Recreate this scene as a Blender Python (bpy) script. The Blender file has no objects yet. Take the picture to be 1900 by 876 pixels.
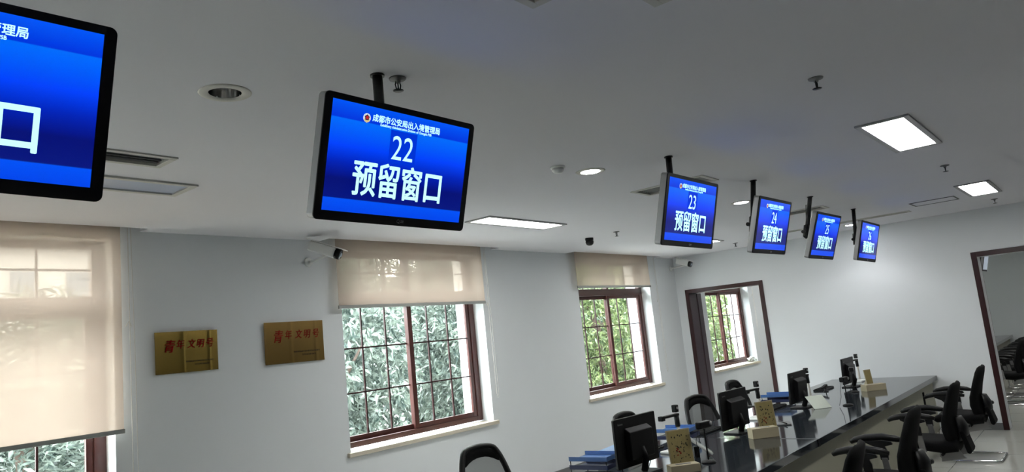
import bpy, bmesh, math, random
from mathutils import Vector, Matrix
import numpy as np
C = bpy.context.scene.collection
SC = bpy.context.scene
PI = math.pi
random.seed(7)

# ---------------------------------------------------------------- camera, world, exposure
YAW, PIT, ROL, FPX = 0.683904716, 0.144086953, -0.0991689671, 1335.3821
f_ = Vector((math.cos(PIT)*math.cos(YAW), math.cos(PIT)*math.sin(YAW), math.sin(PIT)))
r_ = Vector((math.sin(YAW), -math.cos(YAW), 0)); u_ = r_.cross(f_)
r2 = r_*math.cos(ROL)+u_*math.sin(ROL); u2 = -r_*math.sin(ROL)+u_*math.cos(ROL)
cam_d = bpy.data.cameras.new('camera'); cam = bpy.data.objects.new('camera', cam_d); C.objects.link(cam)
M = Matrix((r2, u2, -f_)).transposed().to_4x4(); M.translation = Vector((0, 0, 1.75))
cam.matrix_world = M
cam_d.sensor_fit = 'HORIZONTAL'; cam_d.sensor_width = 36; cam_d.lens = FPX/1900*36
cam_d.clip_start = 0.02; cam_d.clip_end = 200
SC.camera = cam
SC.view_settings.view_transform = 'Standard'; SC.view_settings.look = 'None'
SC.view_settings.gamma = 1; SC.view_settings.use_curve_mapping = False
SC.view_settings.exposure = 0.0

SKY = 42.0          # overcast sky strength
PANEL = 34.0        # lit ceiling panels
SPOT = 110.0        # lit downlights
w = bpy.data.worlds.new('overcast_sky'); SC.world = w; w.use_nodes = True
nt = w.node_tree; bg = nt.nodes['Background']
tc = nt.nodes.new('ShaderNodeTexCoord'); sp = nt.nodes.new('ShaderNodeSeparateXYZ'); cr = nt.nodes.new('ShaderNodeValToRGB')
nt.links.new(tc.outputs['Generated'], sp.inputs[0]); nt.links.new(sp.outputs['Z'], cr.inputs[0]); nt.links.new(cr.outputs[0], bg.inputs[0])
cr.color_ramp.elements[0].position = 0.0; cr.color_ramp.elements[0].color = (0.50, 0.54, 0.56, 1)
cr.color_ramp.elements[1].position = 0.6; cr.color_ramp.elements[1].color = (0.93, 0.97, 1.0, 1)
bg.inputs[1].default_value = SKY
CEIL = 2.87; XE = 11.278; YW = 5.70; WT = 0.26; XF = 21.0
WINX = [(-3.76, -1.73), (0.205, 2.235), (4.30, 6.33), (8.33, 10.36), (12.36, 14.39), (16.39, 18.42)]
# ---------------------------------------------------------------- helpers
def lin(c):
    return tuple((x/255/12.92 if x/255 <= 0.04045 else ((x/255+0.055)/1.055)**2.4) for x in c)
MATS = {}
def mat(name, rgb, rough=0.5, metal=0.0, noise=0.0, scale=8.0, bump=0.0, spec=0.5, coat=0.0, emit=None, es=0.0):
    m = bpy.data.materials.new(name); m.use_nodes = True; n = m.node_tree; b = n.nodes['Principled BSDF']
    c = lin(rgb)+(1,)
    b.inputs['Base Color'].default_value = c; b.inputs['Roughness'].default_value = rough
    b.inputs['Metallic'].default_value = metal; b.inputs['Specular IOR Level'].default_value = spec
    b.inputs['Coat Weight'].default_value = coat; b.inputs['Coat Roughness'].default_value = 0.05
    if emit: b.inputs['Emission Color'].default_value = lin(emit)+(1,); b.inputs['Emission Strength'].default_value = es
    if noise or bump:
        t = n.nodes.new('ShaderNodeTexCoord'); z = n.nodes.new('ShaderNodeTexNoise'); z.inputs['Scale'].default_value = scale; z.inputs['Detail'].default_value = 5
        n.links.new(t.outputs['Object'], z.inputs['Vector'])
        if noise:
            r = n.nodes.new('ShaderNodeMapRange'); r.inputs[3].default_value = 1-noise; r.inputs[4].default_value = 1+noise
            x = n.nodes.new('ShaderNodeMix'); x.data_type = 'RGBA'; x.blend_type = 'MULTIPLY'; x.inputs[0].default_value = 1
            x.inputs[6].default_value = c
            n.links.new(z.outputs['Fac'], r.inputs[0]); n.links.new(r.outputs[0], x.inputs[7]); n.links.new(x.outputs[2], b.inputs['Base Color'])
        if bump:
            bp = n.nodes.new('ShaderNodeBump'); bp.inputs['Strength'].default_value = bump; bp.inputs['Distance'].default_value = 0.01
            n.links.new(z.outputs['Fac'], bp.inputs['Height']); n.links.new(bp.outputs[0], b.inputs['Normal'])
    MATS[name] = m; return m

mat('wall_paint', (224, 227, 230), 0.85, noise=0.02, scale=1.5)
mat('ceiling_paint', (226, 225, 230), 0.9, noise=0.015, scale=2)
mat('hall_wall', (76, 70, 66), 0.8)  # unseen walls, darkened so less light bounces onto the ceiling
mat('dark_wood', (66, 28, 23), 0.38, noise=0.2, scale=20)
mat('door_wood', (46, 14, 16), 0.35, noise=0.15, scale=15)
mat('door_lining', (70, 58, 66), 0.5)
mat('sill_stone', (205, 196, 178), 0.5, noise=0.08, scale=10)
mat('white_plastic', (225, 226, 224), 0.4)
mat('off_white', (212, 208, 200), 0.5)
mat('black_plastic', (11, 11, 12), 0.45, spec=.3)
mat('black_matte', (12, 12, 13), 0.9, noise=0.1, scale=60, spec=.2)
mat('black_metal', (12, 12, 13), 0.35, metal=0.2)
mat('silver', (150, 150, 150), 0.35, metal=0.8)
mat('grey_plastic', (110, 112, 114), 0.5)
mat('chrome', (210, 210, 210), 0.12, metal=1.0)
mat('grille_grey', (120, 120, 120), 0.6)
mat('vent_dark', (22, 22, 22), 0.9)
mat('vent_frame', (200, 198, 192), 0.6)
mat('panel_off', (176, 184, 204), 0.35)
mat('panel_on', (255, 255, 255), 0.5, emit=(255, 255, 250), es=PANEL)
mat('lamp_on', (255, 255, 255), 0.5, emit=(250, 252, 255), es=SPOT)
mat('granite', (40, 45, 50), 0.07, noise=0.35, scale=300, spec=0.9)
mat('granite_edge', (24, 26, 30), 0.2, noise=0.3, scale=300)
mat('cream_panel', (158, 157, 140), 0.6)
mat('blue_tray', (72, 110, 168), 0.35)
mat('dark_blue', (32, 42, 80), 0.4)
mat('clear_plastic', (190, 200, 200), 0.2)
mat('paper', (215, 222, 210), 0.6, noise=0.05, scale=30)
mat('carton', (168, 158, 132), 0.7)
mat('flyer', (150, 136, 90), 0.5, noise=0.25, scale=25)
mat('ink', (20, 16, 14), 0.6)
mat('red_ink', (120, 12, 14), 0.9, spec=.1)
mat('keys', (196, 204, 200), 0.5)
mat('leaf_wrap', (90, 110, 60), 0.7)
mat('trunk', (96, 82, 74), 0.9, noise=0.3, scale=6, bump=0.5)
mat('pale_ground', (176, 174, 168), 0.95, noise=0.2, scale=2)  # outdoor paving kept pale to bounce daylight up to the ceiling
mat('building_wall', (158, 158, 160), 0.9)
mat('roof_grey', (120, 118, 112), 0.9)
mat('outer_wall', (225, 225, 222), 0.9)
mat('lens_grey', (90, 100, 112), 0.15)
mat('lens_glass', (150, 160, 175), 0.1)
mat('brass', (172, 146, 78), 0.26, metal=1.0)
mat('brass_aged', (196, 160, 96), 0.22, metal=1.0)
mat('badge_gold', (226, 196, 120), 0.4, emit=(226, 200, 140), es=0.8)
mat('badge_red', (200, 30, 30), 0.4, emit=(200, 40, 50), es=0.8)
mat('badge_navy', (20, 26, 60), 0.4, emit=(16, 20, 60), es=0.6)
mat('badge_white', (230, 230, 230), 0.4, emit=(225, 232, 235), es=0.9)
mat('logo_grey', (150, 150, 150), 0.5)
mat('screen_text', (180, 255, 255), 0.3, emit=(205, 255, 252), es=1.0)

def emission_screen():
    m = bpy.data.materials.new('screen_display'); m.use_nodes = True; n = m.node_tree; b = n.nodes['Principled BSDF']
    t = n.nodes.new('ShaderNodeTexCoord'); s = n.nodes.new('ShaderNodeSeparateXYZ'); r = n.nodes.new('ShaderNodeValToRGB')
    mr = n.nodes.new('ShaderNodeMapRange'); mr.inputs[1].default_value = -0.196; mr.inputs[2].default_value = 0.196
    n.links.new(t.outputs['Object'], s.inputs[0]); n.links.new(s.outputs['Z'], mr.inputs[0]); n.links.new(mr.outputs[0], r.inputs[0])
    e = r.color_ramp.elements
    stops = [(0.0, (0, 70, 240)), (0.118, (0, 84, 250)), (0.122, (4, 22, 130)), (0.30, (2, 14, 120)), (0.45, (0, 34, 190)), (0.60, (0, 66, 255)), (0.842, (0, 110, 255)), (0.846, (0, 52, 228)), (1.0, (0, 88, 250))]
    e[0].position, e[0].color = stops[0][0], lin(stops[0][1])+(1,)
    e[1].position, e[1].color = stops[-1][0], lin(stops[-1][1])+(1,)
    for p, c in stops[1:-1]:
        q = e.new(p); q.color = lin(c)+(1,)
    b.inputs['Base Color'].default_value = (0.005, 0.005, 0.01, 1)
    b.inputs['Roughness'].default_value = 0.10; b.inputs['Specular IOR Level'].default_value = 1.0
    n.links.new(r.outputs[0], b.inputs['Emission Color']); b.inputs['Emission Strength'].default_value = 0.95
    MATS['screen_display'] = m
emission_screen()
mat('screen_blank', (30, 32, 36), 0.12, emit=(150, 160, 172), es=0.9)  # screen without content, its pale sheen put in as emission
mat('number_tile', (2, 30, 160), 0.12, emit=(0, 52, 214), es=0.95)

def mix_shader(name, build):
    m = bpy.data.materials.new(name); m.use_nodes = True; n = m.node_tree; n.nodes.remove(n.nodes['Principled BSDF'])
    build(n, n.nodes['Material Output']); MATS[name] = m
def mk_glass(n, out):
    tr = n.nodes.new('ShaderNodeBsdfTransparent'); tr.inputs[0].default_value = (0.93, 0.96, 0.95, 1)
    gl = n.nodes.new('ShaderNodeBsdfGlossy'); gl.inputs['Roughness'].default_value = 0.02
    lw = n.nodes.new('ShaderNodeLayerWeight'); pw = n.nodes.new('ShaderNodeMath'); pw.operation = 'POWER'; pw.inputs[1].default_value = 4
    fr = n.nodes.new('ShaderNodeMath'); fr.operation = 'MULTIPLY_ADD'; fr.inputs[1].default_value = .4; fr.inputs[2].default_value = .02
    n.links.new(lw.outputs['Facing'], pw.inputs[0]); n.links.new(pw.outputs[0], fr.inputs[0])
    mx = n.nodes.new('ShaderNodeMixShader')
    n.links.new(fr.outputs[0], mx.inputs[0]); n.links.new(tr.outputs[0], mx.inputs[1]); n.links.new(gl.outputs[0], mx.inputs[2]); n.links.new(mx.outputs[0], out.inputs[0])
mix_shader('window_glass', mk_glass)
def mk_blind(n, out):
    tr = n.nodes.new('ShaderNodeBsdfTransparent'); tr.inputs[0].default_value = (0.95, 0.88, 0.80, 1)
    tl = n.nodes.new('ShaderNodeBsdfTranslucent'); tl.inputs[0].default_value = lin((186, 175, 168))+(1,)
    df = n.nodes.new('ShaderNodeBsdfDiffuse'); df.inputs[0].default_value = lin((214, 203, 192))+(1,)
    m1 = n.nodes.new('ShaderNodeMixShader'); m1.inputs[0].default_value = 0.34
    m2 = n.nodes.new('ShaderNodeMixShader'); m2.inputs[0].default_value = 0.32
    n.links.new(df.outputs[0], m1.inputs[1]); n.links.new(tl.outputs[0], m1.inputs[2])
    n.links.new(m1.outputs[0], m2.inputs[1]); n.links.new(tr.outputs[0], m2.inputs[2]); n.links.new(m2.outputs[0], out.inputs[0])
mix_shader('blind_fabric', mk_blind)
mat('blind_rail', (150, 152, 148), 0.5)
def mk_mesh(n, out):
    tr = n.nodes.new('ShaderNodeBsdfTransparent')
    df = n.nodes.new('ShaderNodeBsdfDiffuse'); df.inputs[0].default_value = lin((70, 74, 74))+(1,)
    m2 = n.nodes.new('ShaderNodeMixShader'); m2.inputs[0].default_value = 0.35
    n.links.new(df.outputs[0], m2.inputs[1]); n.links.new(tr.outputs[0], m2.inputs[2]); n.links.new(m2.outputs[0], out.inputs[0])
mix_shader('chair_mesh', mk_mesh)
def leafmat(name, rgb1, rgb2):
    def bld(n, out):
        t = n.nodes.new('ShaderNodeTexCoord'); z = n.nodes.new('ShaderNodeTexNoise'); z.inputs['Scale'].default_value = 6.0; z.inputs['Detail'].default_value = 3
        r = n.nodes.new('ShaderNodeValToRGB'); r.color_ramp.elements[0].position = 0.35; r.color_ramp.elements[0].color = lin(rgb1)+(1,); r.color_ramp.elements[1].position = 0.65; r.color_ramp.elements[1].color = lin(rgb2)+(1,)
        b = n.nodes.new('ShaderNodeBsdfPrincipled'); b.inputs['Roughness'].default_value = 0.35
        tl = n.nodes.new('ShaderNodeBsdfTranslucent'); mx = n.nodes.new('ShaderNodeMixShader'); mx.inputs[0].default_value = 0.3
        n.links.new(t.outputs['Object'], z.inputs[0]); n.links.new(z.outputs['Fac'], r.inputs[0]); n.links.new(r.outputs[0], b.inputs['Base Color']); n.links.new(r.outputs[0], tl.inputs[0])
        n.links.new(b.outputs[0], mx.inputs[1]); n.links.new(tl.outputs[0], mx.inputs[2]); n.links.new(mx.outputs[0], out.inputs[0])
    mix_shader(name, bld)
leafmat('leaf_cool', (46, 60, 56), (120, 130, 120))
leafmat('leaf_green', (44, 64, 38), (126, 138, 92))
def mk_tile(n, out):
    t = n.nodes.new('ShaderNodeTexCoord'); br = n.nodes.new('ShaderNodeTexBrick'); br.offset = 0
    br.inputs['Scale'].default_value = 1.0; br.inputs['Brick Width'].default_value = 0.8; br.inputs['Row Height'].default_value = 0.8; br.inputs['Mortar Size'].default_value = 0.003
    br.inputs['Color1'].default_value = lin((186, 186, 180))+(1,); br.inputs['Color2'].default_value = lin((180, 180, 174))+(1,); br.inputs['Mortar'].default_value = lin((110, 108, 98))+(1,)
    b = n.nodes.new('ShaderNodeBsdfPrincipled'); b.inputs['Roughness'].default_value = 0.08
    n.links.new(t.outputs['Object'], br.inputs['Vector']); n.links.new(br.outputs['Color'], b.inputs['Base Color']); n.links.new(b.outputs[0], out.inputs[0])
mix_shader('floor_tile', mk_tile)

class MB:
    def __init__(s): s.b = bmesh.new()
    def box(s, x0, x1, y0, y1, z0, z1, mtx=None):
        vs = [s.b.verts.new(v) for v in ((x0,y0,z0),(x1,y0,z0),(x1,y1,z0),(x0,y1,z0),(x0,y0,z1),(x1,y0,z1),(x1,y1,z1),(x0,y1,z1))]
        for f in ((3,2,1,0),(4,5,6,7),(0,1,5,4),(1,2,6,5),(2,3,7,6),(3,0,4,7)): s.b.faces.new([vs[i] for i in f])
        if mtx: bmesh.ops.transform(s.b, matrix=mtx, verts=vs)
        return s
    def ring_loft(s, rings, cap=True, close=False, smooth=True):
        R = [[s.b.verts.new(p) for p in r] for r in rings]; n = len(R[0])
        seq = list(zip(R, R[1:])) + ([(R[-1], R[0])] if close else [])
        for a, b in seq:
            for i in range(n):
                f = s.b.faces.new((a[i], a[(i+1) % n], b[(i+1) % n], b[i])); f.smooth = smooth
        if cap and not close:
            s.b.faces.new(list(reversed(R[0]))); s.b.faces.new(R[-1])
        return s
    def tube(s, pts, r, seg=8, ry=None, close=False):
        pts = [Vector(p) for p in pts]; rings = []; ref = None; N = len(pts)
        for i, p in enumerate(pts):
            a = pts[(i-1) % N] if (i > 0 or close) else p; b = pts[(i+1) % N] if (i < N-1 or close) else p
            t = (b-a).normalized()
            if ref is None:
                ref = Vector((0,0,1)) if abs(t.z) < 0.9 else Vector((1,0,0))
            u = ref.cross(t)
            if u.length < 1e-4: u = Vector((1,0,0)).cross(t)
            u.normalize(); v = t.cross(u).normalized(); ref = v
            rr = r[i] if isinstance(r, (list, tuple)) else r; r2_ = rr if ry is None else ry
            rings.append([p+u*rr*math.cos(2*PI*k/seg)+v*r2_*math.sin(2*PI*k/seg) for k in range(seg)])
        return s.ring_loft(rings, close=close)
    def lathe(s, prof, c=(0,0,0), seg=24, mtx=None, cap=True):
        n0 = len(s.b.verts)
        rings = [[(c[0]+r*math.cos(2*PI*k/seg), c[1]+r*math.sin(2*PI*k/seg), c[2]+z) for k in range(seg)] for r, z in prof]
        s.ring_loft(rings, cap=cap)
        if mtx:
            s.b.verts.ensure_lookup_table(); bmesh.ops.transform(s.b, matrix=mtx, verts=s.b.verts[n0:])
        return s
    def prism(s, pts, axis, a0, a1):
        def P(p, a): return {'x': (a, p[0], p[1]), 'y': (p[0], a, p[1]), 'z': (p[0], p[1], a)}[axis]
        A = [s.b.verts.new(P(p, a0)) for p in pts]; B = [s.b.verts.new(P(p, a1)) for p in pts]; n = len(pts)
        s.b.faces.new(A[::-1]); s.b.faces.new(B)
        for i in range(n): s.b.faces.new((A[i], A[(i+1) % n], B[(i+1) % n], B[i]))
        return s
    def build(s, name, m, parent=None, bevel=0, loc=None, smooth=False, subsurf=0, rot=None):
        bmesh.ops.recalc_face_normals(s.b, faces=s.b.faces)
        me = bpy.data.meshes.new(name); s.b.to_mesh(me); s.b.free()
        if smooth:
            for p in me.polygons: p.use_smooth = True
        me.materials.append(MATS[m]); o = bpy.data.objects.new(name, me); C.objects.link(o)
        if parent: o.parent = parent
        if loc: o.location = loc
        if rot: o.rotation_euler = rot
        if bevel:
            md = o.modifiers.new('bevel', 'BEVEL'); md.width = bevel; md.segments = 2; md.limit_method = 'ANGLE'
        if subsurf:
            md = o.modifiers.new('sub', 'SUBSURF'); md.levels = subsurf; md.render_levels = subsurf
        return o
def tag(o, label=None, cat=None, group=None, kind=None):
    if label: o['label'] = label
    if cat: o['category'] = cat
    if group: o['group'] = group
    if kind: o['kind'] = kind
    return o
def empty(name, loc=(0,0,0), rz=0, label=None, cat=None, group=None):
    o = bpy.data.objects.new(name, None); C.objects.link(o); o.location = loc; o.rotation_euler = (0,0,rz); o.empty_display_size = 0.1
    return tag(o, label, cat, group)
def copy_tree(o, parent=None):
    c = o.copy(); C.objects.link(c)
    if parent: c.parent = parent
    for k in [x for x in bpy.data.objects if x.parent == o]: copy_tree(k, c)
    return c
def place(o, loc, rz, label):
    o.location = loc; o.rotation_euler = (0, 0, rz); o['label'] = label; return o
def struct(name, mb, m, **k):
    o = mb.build(name, m, **k); o['kind'] = 'structure'; return o
def text_mesh(name, body, size, m, parent, loc, sx=1.0, bold=0.0, align='CENTER', lift=0.0, rot=None, shear=0.0, res=4):
    """lettering as a flat mesh standing in the local XZ plane, facing local -Y"""
    cu = bpy.data.curves.new(name, 'FONT'); cu.body = body; cu.size = size; cu.align_x = align; cu.align_y = 'CENTER'; cu.shear = shear; cu.resolution_u = res
    t = bpy.data.objects.new(name, cu); C.objects.link(t); bpy.context.view_layer.update()
    dg = bpy.context.evaluated_depsgraph_get(); me = bpy.data.meshes.new_from_object(t.evaluated_get(dg), depsgraph=dg)
    bpy.data.objects.remove(t); bpy.data.curves.remove(cu)
    me.transform(Matrix.Rotation(PI/2, 4, 'X') @ Matrix.Diagonal((sx, 1, 1, 1)))
    if bold:
        bb = bmesh.new()
        for k in range(8):
            m2_ = me.copy(); m2_.transform(Matrix.Translation((bold*math.cos(PI/4*k), .00002*k, bold*math.sin(PI/4*k)))); bb.from_mesh(m2_); bpy.data.meshes.remove(m2_)
        bb.to_mesh(me); bb.free()
    me.materials.clear(); me.materials.append(MATS[m]); o = bpy.data.objects.new(name, me); C.objects.link(o); o.parent = parent; o.location = loc
    if rot: o.rotation_euler = rot
    return o
def cells(mb, us, vs, holes, emit):
    """panel with rectangular holes, cut into cells"""
    us = sorted(set(us)|{h[0] for h in holes}|{h[1] for h in holes}); vs = sorted(set(vs)|{h[2] for h in holes}|{h[3] for h in holes})
    us = [u for u in us if us[0] <= u <= us[-1]]
    for a, b in zip(us, us[1:]):
        run = None
        for c, d in zip(vs, vs[1:]):
            inside = any(h[0]-1e-6 <= a and b <= h[1]+1e-6 and h[2]-1e-6 <= c and d <= h[3]+1e-6 for h in holes)
            if inside:
                if run: emit(mb, a, b, *run)
                run = None
            else: run = (run[0], d) if run else (c, d)
        if run: emit(mb, a, b, *run)

# ---------------------------------------------------------------- the room
X0, Y0 = -4.5, -5.0
struct('floor', MB().box(X0, XF, Y0, 6.3, -0.2, 0), 'floor_tile')
SLOTY = 5.56
DOWN = [(1.486, 2.65), (4.21, 2.667), (6.85, 2.65), (10.60, 2.62)]
FLUO = [(0.95, 2.12), (4.78, 5.97), (8.63, 9.83)]
holes = [(x-.065, x+.065, y-.065, y+.065) for x, y in DOWN]
slots = [(-3.95, -1.60), (0.08, 2.44), (4.10, 6.56), (8.13, 10.62), (12.2, 14.65)]
holes += [(a, b, SLOTY, YW) for a, b in slots]
PANELS = [(a, b, 4.13, 4.44) for a, b in FLUO] + [(0.97, 2.23, 0.77, 1.07), (4.83, 5.97, .77, 1.08), (8.53, 9.67, .77, 1.08)]
holes += [(a+.02, b-.02, c+.02, d-.02) for a, b, c, d in PANELS]
VENTS = {'A': (0.55, 1.76, 3.63, 3.85, 'x'), 'H': (0.7, 1.90, 1.13, 1.357, 'x'), 'B': (5.18, 5.50, 2.28, 2.92, 'y'), 'C': (8.13, 8.42, 2.27, 2.90, 'y'), 'D': (10.04, 10.20, 1.79, 3.42, 'y')}
holes += [(v[0]+.02, v[1]-.02, v[2]+.02, v[3]-.02) for v in VENTS.values()]
ce = MB(); cells(ce, [X0, XF], [Y0, YW], holes, lambda m, a, b, c, d: m.box(a, b, c, d, CEIL, CEIL+.15))
struct('ceiling', ce, 'ceiling_paint')
struct('ceiling_top', MB().box(X0, XF, Y0, 6.3, CEIL+.15, CEIL+.22), 'ceiling_paint')
# window wall: thickness 5.70 .. 6.15
ww = MB(); cells(ww, [X0, XF], [0, CEIL+.15], [(a, b, 0.86, 2.80) for a, b in WINX], lambda m, a, b, c, d: m.box(a, b, YW, 6.15, c, d))
struct('wall_windows', ww, 'wall_paint')
D1 = (4.21, 5.545); D2 = (0.05, 1.38); DH = 2.31
ew = MB(); cells(ew, [Y0, YW], [0, CEIL+.1], [(D1[0]+.05, D1[1]-.05, 0, DH-.05), (D2[0]+.05, D2[1]-.05, 0, DH-.05)], lambda m, a, b, c, d: m.box(XE, XE+WT, a, b, c, d))
struct('wall_end', ew, 'wall_paint')
struct('wall_far', MB().box(XF, XF+.2, Y0, 6.3, 0, 3.0), 'wall_paint')
struct('wall_rear', MB().box(X0-.2, X0, Y0, 6.3, 0, 3.0), 'hall_wall')
struct('wall_hall', MB().box(X0, XF, Y0-.2, Y0, 0, 3.0), 'hall_wall')
sk = MB()
for a, b in ((1.38, 2.05), (3.4, 4.21)): sk.box(XE-.012, XE, a, b, 0, .09)
sk.box(XE-.012, XE, -5, .05, 0, .09)
struct('baseboard_end', sk, 'grey_plastic')
struct('baseboard_windows', MB().box(X0, XE, YW-.012, YW, 0, .09), 'grey_plastic')
# doorways
def doorway(nm, y0, y1, lined):
    m = MB(); w_ = .065
    m.box(XE-.02, XE+.01, y0, y0+w_, 0, DH); m.box(XE-.02, XE+.01, y1-w_, y1, 0, DH); m.box(XE-.02, XE+.01, y0+w_, y1-w_, DH-w_, DH)
    m.box(XE+WT-.01, XE+WT+.02, y0, y0+w_, 0, DH); m.box(XE+WT-.01, XE+WT+.02, y1-w_, y1, 0, DH); m.box(XE+WT-.01, XE+WT+.02, y0+w_, y1-w_, DH-w_, DH)
    o = struct(nm, m, 'door_wood', bevel=.004)
    lt = 'door_lining' if lined else 'wall_paint'
    l = MB(); l.box(XE+.01, XE+WT-.01, y0+.05, y0+w_, 0, DH-.05); l.box(XE+.01, XE+WT-.01, y1-w_, y1-.05, 0, DH-.05); l.box(XE+.01, XE+WT-.01, y0+w_, y1-w_, DH-w_, DH-.05)
    l.build('door_lining', lt, o)
    return o
d1 = doorway('door_1', D1[0], D1[1], True); d2 = doorway('door_2', D2[0], D2[1], False)
lf = MB().box(XE+WT+.02, XE+WT+.16, D1[1]-.075, D1[1]-.03, 0.01, DH-.07).build('door_leaf', 'door_lining', d1)

# windows
def window(n, xa, xb):
    yf0, yf1 = 5.86, 5.93; z0, z1 = .88, 2.80
    m = MB(); F = .085
    m.box(xa, xa+F, yf0, yf1, z0, z1); m.box(xb-F, xb, yf0, yf1, z0, z1); m.box(xa+F, xb-F, yf0, yf1, z0, z0+.055); m.box(xa+F, xb-F, yf0, yf1, z1-.05, z1)
    m.box(xa+F, xb-F, yf0-.01, yf1, 2.285, 2.385)            # transom rail
    xm = (xa+xb)/2
    m.box(xm-.03, xm+.03, yf0, yf1, 2.385, z1-.05)
    o = struct('window_%d' % n, m, 'dark_wood', bevel=.004)
    # two sliding sashes, the right one nearer the room
    for (a, b, y0, y1, bars) in ((xa+F-.03, xm+.045, 5.915, 5.945, (.29, .61, .93)), (xm-.03, xb-F+.01, 5.872, 5.905, (.27, .58))):
        s = MB(); st = .06
        s.box(a, a+st, y0, y1, z0+.055, 2.285); s.box(b-st, b, y0, y1, z0+.055, 2.285); s.box(a+st, b-st, y0, y1, z0+.055, z0+.105); s.box(a+st, b-st, y0, y1, 2.235, 2.285)
        so = s.build('window_sash', 'dark_wood', o, bevel=.003)
        g = MB(); ym = (y0+y1)/2; t = .0075
        xs = [4.70-4.30, 5.012-4.30] if a < xm-.1 else [5.578-4.30, 5.888-4.30]
        for x in xs: g.box(xa+x-t, xa+x+t, ym-.008, ym+.008, z0+.1, 2.24)
        for z in (1.393, 1.832): g.box(a+st, b-st, ym-.008, ym+.008, z-t, z+t)
        g.build('glazing_bar', 'door_wood', so)
        MB().box(a+st-.005, b-st+.005, ym-.002, ym+.002, z0+.1, 2.24).build('pane', 'window_glass', so)
    g = MB(); t = .008
    for x in (xa+.4, xa+.71, xa+1.28, xa+1.59): g.box(x-t, x+t, 5.89, 5.905, 2.385, z1-.05)
    g.box(xa+F, xb-F, 5.89, 5.905, 2.582, 2.598)
    g.build('glazing_bar', 'door_wood', o)
    MB().box(xa+F, xb-F, 5.896, 5.90, 2.38, z1-.05).build('pane', 'window_glass', o)
    s = MB().box(xa-.04, xb+.06, 5.665, 5.87, .825, .866).build('window_sill', 'sill_stone', o, bevel=.005)
for i, (a, b) in enumerate(WINX): window(i+1, a, b)
# ---------------------------------------------------------------- outside
struct('ground', MB().box(-30, 60, 6.15, 60, -.5, -.4), 'pale_ground')
struct('wall_outer', MB().box(X0, XF, 6.1501, 6.17, -.4, .80), 'outer_wall')
rnd = np.random.RandomState(3)
def tree_mesh(name, n, rx, ry, rz, m, ll=.15):
    V = []; Fc = []
    k = 0; nc = n//14
    for c in range(nc):
        while True:
            p = rnd.uniform(-1, 1, 3)
            if np.linalg.norm(p) < 1 and rnd.rand() < .25+.75*np.linalg.norm(p)**2: break
        cc = p*np.array([rx, ry, rz]); ax = p/np.linalg.norm(p)+rnd.normal(0, .5, 3); ax /= np.linalg.norm(ax)
        for i in range(14):
            d = ax*.6+rnd.normal(0, .6, 3); d /= np.linalg.norm(d); L = ll*rnd.uniform(.6, 1.2)
            s = np.cross(d, rnd.normal(0, 1, 3)); s /= np.linalg.norm(s); s *= L*.16
            b0 = cc+rnd.normal(0, .05, 3)+ax*rnd.uniform(-.08, .08); nrm = np.cross(d, s)*.5
            V += [b0, b0+d*L*.45+s+nrm*.4, b0+d*L-np.array([0, 0, L*.15]), b0+d*L*.45-s+nrm*.4]
            Fc += [(k, k+1, k+2), (k, k+2, k+3)]; k += 4
    me = bpy.data.meshes.new(name); me.from_pydata([tuple(v) for v in V], [], Fc); me.materials.append(MATS[m]); return me
CM = [tree_mesh('foliage', 24000, 1.68, 1.35, 2.3, 'leaf_cool'), tree_mesh('foliage', 24000, 1.68, 1.35, 2.3, 'leaf_green'), tree_mesh('foliage', 24000, 1.66, 1.35, 2.4, 'leaf_cool', .22)]
def trunk_mb(seed):
    r = random.Random(seed); t = MB()
    t.tube([(0,0,-2.2), (.05,.02,-1), (-.05,.05,0), (.1,0,1.4)], [.13,.10,.08,.03], 8)
    for k in range(6):
        z = -1.4+k*.4; a = r.uniform(0, 6.28); L = r.uniform(1.0, 1.7)
        t.tube([(0,0,z), (math.cos(a)*L*.5, math.sin(a)*L*.4, z+.35), (math.cos(a)*L, math.sin(a)*L*.8, z+.9)], [.05,.035,.015], 6)
    return t
TREES = [(2.75, 9.3, 0, 'grey-green tree just beyond the lower corner of the leftmost window'), (6.75, 9.6, 0, 'grey-green tree filling the left panes of the half-blinded window'),
         (10.55, 9.5, 0, 'grey-green tree behind the rightmost panes of the half-blinded window'), (14.5, 9.5, 1, 'yellow-green tree filling the short-blind window'), (19.6, 9.6, 1, 'pale green tree seen through the doorway window'),
         (0.6, 12.7, 0, 'tall grey-green tree of the back row, behind the long blind'), (4.7, 12.7, 1, 'back-row tree glimpsed between crowns in the leftmost window'), (8.8, 12.9, 0, 'back-row tree glimpsed between crowns in the middle window'),
         (13.0, 12.8, 1, 'back-row tree at the left edge of the short-blind window'), (17.2, 12.8, 0, 'back-row tree at the right edge of the short-blind window'), (21.4, 12.9, 0, 'back-row tree at the left of the doorway window'), (25.6, 12.9, 1, 'back-row tree at the right of the doorway window')]
for i, (x, y, v, lab) in enumerate(TREES):
    sc_ = 1.12 if y < 11 else 1.25
    if x < 5: sc_ = .68
    r = empty('leafy_tree', (x, y, 2.0 if x > 5 else 1.25), 0, lab, 'tree', 'trees outside the windows')
    fo = bpy.data.objects.new('foliage', CM[v] if y < 11 else CM[2]); C.objects.link(fo); fo.parent = r; fo.scale = (1 if i % 2 else -1, 1, sc_)
    trunk_mb(i).build('trunk', 'trunk', r)

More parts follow.
